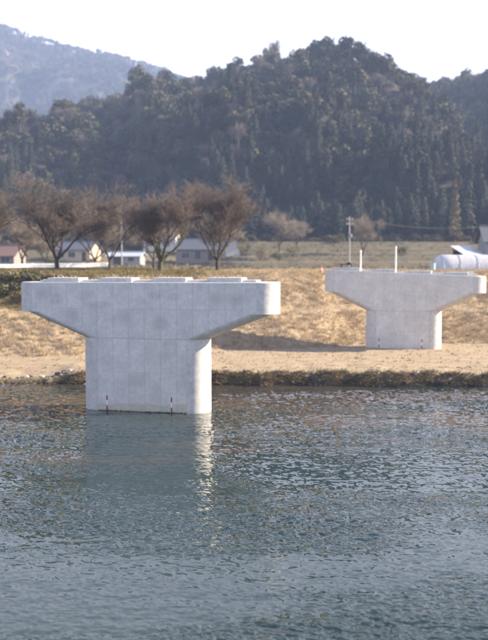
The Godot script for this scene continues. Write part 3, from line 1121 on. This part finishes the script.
	for k in 12:
		var p := a0.lerp(a1, k / 11.0)
		var w := p + gr.position
		p.y = ground_height(w.x, w.z)
		st = new_st()
		tube(st, p + Vector3(0, -0.3, 0), p + Vector3(0, 0.78, 0), 0.06, 0.06, 8)
		obj("post", done(st), M.white, gr)
		if k < 11:
			var q := a0.lerp(a1, (k + 1) / 11.0)
			q.y = ground_height(q.x + gr.position.x, q.z + gr.position.z)
			for r in [0.12, 0.42]:
				st = new_st()
				st.set_smooth_group(-1)
				var f := Vector3(0.03, 0, 0.07)
				var lo := Vector3(0, r, 0)
				var hi := Vector3(0, r + 0.27, 0)
				quad(st, p + lo + f, p + (lo + hi) * 0.5 + f * 1.6, q + (lo + hi) * 0.5 + f * 1.6, q + lo + f)
				quad(st, p + (lo + hi) * 0.5 + f * 1.6, p + hi + f, q + hi + f, q + (lo + hi) * 0.5 + f * 1.6)
				quad(st, q + lo + f * 0.5, q + hi + f * 0.5, p + hi + f * 0.5, p + lo + f * 0.5)
				quad(st, p + hi + f, p + hi + f * 0.5, q + hi + f * 0.5, q + hi + f)
				obj("beam", done(st), M.white, gr)
	# poles and wires
	var p1 := on_ground(14.7, 126.0)
	var p2 := on_ground(-24.4, 180.0)
	power_pole(p1, 7.3, "grey utility pole on the field behind the far pier")
	power_pole(p2, 9.6, "pale utility pole standing among the village houses")
	for k in [[-0.42, 0.2], [0.42, 0.2]]:
		wire(p1 + Vector3(k[0], 7.05, 0.115), Vector3(62.0 + k[0], 17.0, -190.0), 2.2, "thin black wire sagging from field pole toward the hill")
		wire(p1 + Vector3(k[0], 7.05, 0.115), p2 + Vector3(k[0], 9.35, 0.115), 1.4, "thin black wire strung between the two utility poles")
	# barrel and cone
	var br := thing("barrel", on_ground(19.9, 95.0), 0.0, "small pale teal barrel standing beside the greenhouse", "barrel")
	st = new_st()
	tube(st, Vector3(0, -0.05, 0), Vector3(0, 0.9, 0), 0.27, 0.27, 16)
	obj("drum", done(st), M.teal, br)
	for y in [0.25, 0.55, 0.86]:
		st = new_st()
		tube(st, Vector3(0, y, 0), Vector3(0, y + 0.05, 0), 0.29, 0.29, 16)
		obj("rib", done(st), M.teal, br)
	var co := thing("traffic_cone", on_ground(7.35, 85.5), 0.0, "red traffic cone on the levee top beside far pier", "traffic cone")
	st = new_st()
	box(st, Vector3(-0.19, -0.03, -0.19), Vector3(0.19, 0.04, 0.19), 0.01)
	obj("base", done(st), M.cone, co)
	st = new_st()
	tube(st, Vector3(0, 0.04, 0), Vector3(0, 0.70, 0), 0.14, 0.03, 14)
	obj("body", done(st), M.cone, co)
	st = new_st()
	tube(st, Vector3(0, 0.34, 0), Vector3(0, 0.46, 0), 0.098, 0.078, 14)
	obj("stripe", done(st), M.white, co)

func make_trees() -> void:
	bare_tree(on_ground(-25.5, 87.0), 7.6, 1.1, 5, 5, 0.17, "bare brown tree at the end of the levee row", M.bark, M.twig)
	bare_tree(on_ground(-17.4, 84.0), 7.9, 1.0, 17, 5, 0.20, "bare tree with dark forked trunk before the cream house", M.bark, M.twig)
	bare_tree(on_ground(-13.6, 91.0), 7.8, 1.0, 29, 4, 0.12, "slender bare tree standing between two forked trees", M.bark, M.twig)
	bare_tree(on_ground(-7.8, 83.5), 7.7, 1.05, 41, 5, 0.23, "bare spreading tree with mossy green forked trunk", M.mossbark, M.twig, 1.1)
	bare_tree(on_ground(-2.6, 87.5), 7.6, 1.0, 53, 5, 0.17, "bare tree leaning beside the small white shed", M.bark, M.twig)
	# smaller bare trees near the foot of the hill
	for k in [[7.6, 195.0, 9.0, 61, "pale bare tree at hill foot beside the dark farmhouse"], [24.5, 186.0, 7.5, 67, "thin bare tree behind the field utility pole"], [12.0, 205.0, 7.0, 71, "low bare tree on the terraced field edge"], [-33.0, 150.0, 6.0, 73, "bare tree in front of the cream house"], [-52.0, 150.0, 7.5, 79, "bare tree beside the red roofed low house"],
		[-29.0, 118.0, 8.5, 83, "tall bare tree behind the white guard rail"], [-20.5, 124.0, 8.8, 89, "bare tree behind the slender levee tree"], [-12.0, 120.0, 8.2, 97, "bare tree in front of the white house"], [-3.5, 128.0, 8.6, 101, "bare tree standing beyond the leaning levee tree"], [-37.0, 126.0, 8.0, 107, "bare tree between guard rail and low red roofed house"]]:
		bare_tree(on_ground(k[0], k[1]), k[2], 0.9, k[3], 4, 0.16, k[4], M.bark, M.greytwig, 0.8, "bare_tree", "bare trees round the village")
	# a tall yellowish tree against the wood
	rng.seed = 301
	var t := thing("yellow_conifer", Vector3(55.0, ground_height(55.0, -236.0), -236.0), 0.0, "tall yellowish conifer standing before the dark wood", "tree")
	begin_wood()
	limb(Vector3(0, -0.5, 0), Vector3(0, 9, 0), 0.28, 0.16, 8)
	limb(Vector3(0, 9, 0), Vector3(0, 15.5, 0), 0.16, 0.03, 8)
	obj("trunk", end_wood(), M.bark, t)
	var st := new_st()
	st.set_smooth_group(-1)
	for i in 30:
		var f := i / 29.0
		var a := i * 2.4
		var w := lerpf(1.7, 0.4, f)
		leaf_cloud(st, Vector3(cos(a) * w * 0.6, lerpf(2.0, 16.0, f), sin(a) * w * 0.6), Vector3(w * 0.7, 0.95, w * 0.7), 70, 0.24, Color(0.155, 0.125, 0.052), 0.2)
	obj("crown", done(st), M.leaf, t)
	# shrubs on the levee at the left and along the fields
	var tones := [Color(0.135, 0.12, 0.052), Color(0.20, 0.15, 0.082), Color(0.095, 0.092, 0.042)]
	var spots := [[-14.8, 70.2, 1.8, 0.8], [-16.4, 70.8, 2.2, 0.95], [-18.3, 71.4, 2.1, 1.0], [-20.4, 71.6, 2.4, 0.95], [-15.4, 72.2, 1.9, 0.85], [-17.2, 73.0, 2.2, 1.0], [-19.3, 73.6, 2.2, 0.95], [-15.6, 74.0, 2.0, 0.8], [-21.6, 73.8, 2.4, 0.95], [-17.8, 75.0, 2.0, 0.7]]
	for i in spots.size():
		var s: Array = spots[i]
		shrub(on_ground(s[0], s[1]), s[2], s[3], 400 + i, tones[i % 3], "rough %s shrub in the thicket on the levee slope" % ["olive green", "yellowish brown", "dark green"][i % 3], "shrubs in the levee thicket")
	var far_spots := [[3.0, 172.0, 3.4, 2.6], [6.4, 168.0, 3.0, 2.2], [9.6, 176.0, 3.6, 2.4], [-0.5, 186.0, 2.6, 3.4], [31.0, 178.0, 3.0, 2.0], [-36.0, 170.0, 3.2, 2.0], [-30.0, 176.0, 3.0, 1.8]]
	for i in far_spots.size():
		var s: Array = far_spots[i]
		shrub(on_ground(s[0], s[1]), s[2], s[3], 500 + i, tones[(i + 1) % 3], "low %s shrub on the field beyond the levee" % ["yellowish brown", "dark green", "olive green"][i % 3], "shrubs on the far fields")

func make_ground_cover() -> void:
	var kinds := [tuft(1, 12, 0.30, 0.012, 0.5), tuft(2, 14, 0.42, 0.012, 0.6), tuft(3, 10, 0.22, 0.014, 0.9)]
	var xf := [[], [], []]
	var cl := [[], [], []]
	rng.seed = 808
	# dry grass of the levee and the terrace
	for i in 84000:
		var x := rng.randf_range(-34, 38)
		var d := rng.randf_range(51.5, 96.0)
		var b := shore(x)
		var f := foot(x)
		if d < b + 1.8: continue
		var p := on_ground(x, d)
		if absf(x - 12.05) < 3.4 and absf(d - 67.9) < 1.6: continue
		var t := (d - f) / 17.0
		var n := n2(x * 0.22, d * 0.22)
		var m := n2(x * 0.9 + 40.0, d * 0.9)
		var keep := 0.0
		if d < f: keep = 0.10 + maxf(0.0, m) * 0.6
		elif t < 0.36: keep = 0.85
		elif t < 0.52: keep = 0.25
		else: keep = 0.9
		if rng.randf() > keep: continue
		var k := 2 if d < f else (1 if n + m * 0.5 > 0.1 else 0)
		var s := rng.randf_range(0.45, 1.05)
		var c := Color(0.50, 0.395, 0.255).lerp(Color(0.37, 0.28, 0.172), clampf(0.35 + m * 0.6 + rng.randf_range(-0.25, 0.25), 0, 1))
		if d < f:
			c = Color(0.42, 0.325, 0.21) if m < 0.15 else Color(0.20, 0.145, 0.085)
			s *= 0.6
		var green := smooth(-9.5, -13.5, x) * smooth(0.46, 0.54, t) + smooth(1.5, -6.0, x) * smooth(0.8, 0.92, t)
		if x < -9.5 and t > 0.30 and t < 0.46 and n > -0.1: green = 0.8
		if green > rng.randf(): c = Color(0.15, 0.135, 0.05).lerp(Color(0.26, 0.19, 0.08), rng.randf())
		var j := rng.randf_range(0.75, 1.25)
		xf[k].append(Transform3D(Basis(Vector3.UP, rng.randf() * TAU).scaled(Vector3.ONE * s), p - Vector3(0, 0.02, 0)))
		cl[k].append(Color(c.r * j, c.g * j, c.b * j))
	for i in 9000:
		var x := rng.randf_range(-60, 75)
		var d := 92.0 + 150.0 * pow(rng.randf(), 0.8)
		var m := n2(x * 0.10, d * 0.16)
		if rng.randf() > 0.35 + m * 1.2: continue
		var s := rng.randf_range(1.0, 2.3)
		var c := Color(0.30, 0.22, 0.12).lerp(Color(0.12, 0.11, 0.05), clampf(0.5 + m + rng.randf_range(-0.4, 0.4), 0, 1))
		xf[2].append(Transform3D(Basis(Vector3.UP, rng.randf() * TAU).scaled(Vector3(s * 1.6, s, s * 1.6)), on_ground(x, d)))
		cl[2].append(c)
	# rough dark growth hanging on the cut bank
	for i in 15000:
		var x := rng.randf_range(-30, 34)
		var d := shore(x) + rng.randf_range(0.0, 0.55)
		var p := on_ground(x, d)
		var m := n2(x * 0.8, d * 2.0)
		if rng.randf() > 0.42 + m * 1.3: continue
		var s := rng.randf_range(0.55, 1.35)
		var c := Color(0.22, 0.185, 0.11).lerp(Color(0.40, 0.32, 0.21), clampf(0.45 + m * 1.2 + rng.randf_range(-0.3, 0.3), 0, 1))
		xf[2].append(Transform3D(Basis.from_euler(Vector3(rng.randf_range(-0.1, 0.8), rng.randf_range(-0.5, 0.5), rng.randf_range(-0.4, 0.4))).scaled(Vector3(s * 1.3, s * 0.75, s * 1.3)), p))
		cl[2].append(c)
	var whole := Node3D.new()
	whole.name = "dry_grass"
	add_child(whole)
	tag(whole, "dry straw coloured grass covering the levee and bank", "grass", "", "stuff")
	for k in 3: multi("tufts", kinds[k], M.grass, xf[k], cl[k], "", "", whole)
	# rubble along the waterline
	var sx := [[], []]
	var sc := [[], []]
	for i in 1500:
		var x := rng.randf_range(-30, 34)
		var left := x < -9.0
		if not left and rng.randf() < 0.25: continue
		var d := shore(x) + (rng.randf_range(-0.25, 1.5) if left else rng.randf_range(-0.12, 0.35))
		var s := rng.randf_range(0.03, 0.09) * (1.0 + (2.0 if left else 0.9) * pow(rng.randf(), 4.0))
		var p := on_ground(x, d)
		var k := i % 2
		sx[k].append(Transform3D(Basis.from_euler(Vector3(rng.randf(), rng.randf() * TAU, rng.randf())).scaled(Vector3(s * 1.3, s, s)), p + Vector3(0, s * 0.2, 0)))
		var v := rng.randf_range(0.09, 0.22) if rng.randf() < 0.72 else rng.randf_range(0.4, 0.6)
		sc[k].append(Color(v, v * 0.94, v * 0.85))
	for i in 1500:                                # clods on the terrace and the bank
		var x := rng.randf_range(-30, 34)
		var d := shore(x) + 0.15 + 16.0 * pow(rng.randf(), 1.6)
		if d > foot(x): continue
		if n2(x * 0.35, d * 0.9) < rng.randf_range(-0.3, 0.5): continue
		var s := rng.randf_range(0.02, 0.075)
		sx[i % 2].append(Transform3D(Basis.from_euler(Vector3(rng.randf(), rng.randf() * TAU, rng.randf())).scaled(Vector3(s * 1.8, s * 0.8, s * 1.4)), on_ground(x, d)))
		var v := rng.randf_range(0.10, 0.26)
		sc[i % 2].append(Color(v, v * 0.80, v * 0.58))
	var rub := Node3D.new()
	rub.name = "rubble"
	add_child(rub)
	tag(rub, "pale and dark stones scattered along the waterline", "stones", "", "stuff")
	for k in 2: multi("stones", stone_mesh(600 + k), M.stone, sx[k], sc[k], "", "", rub)
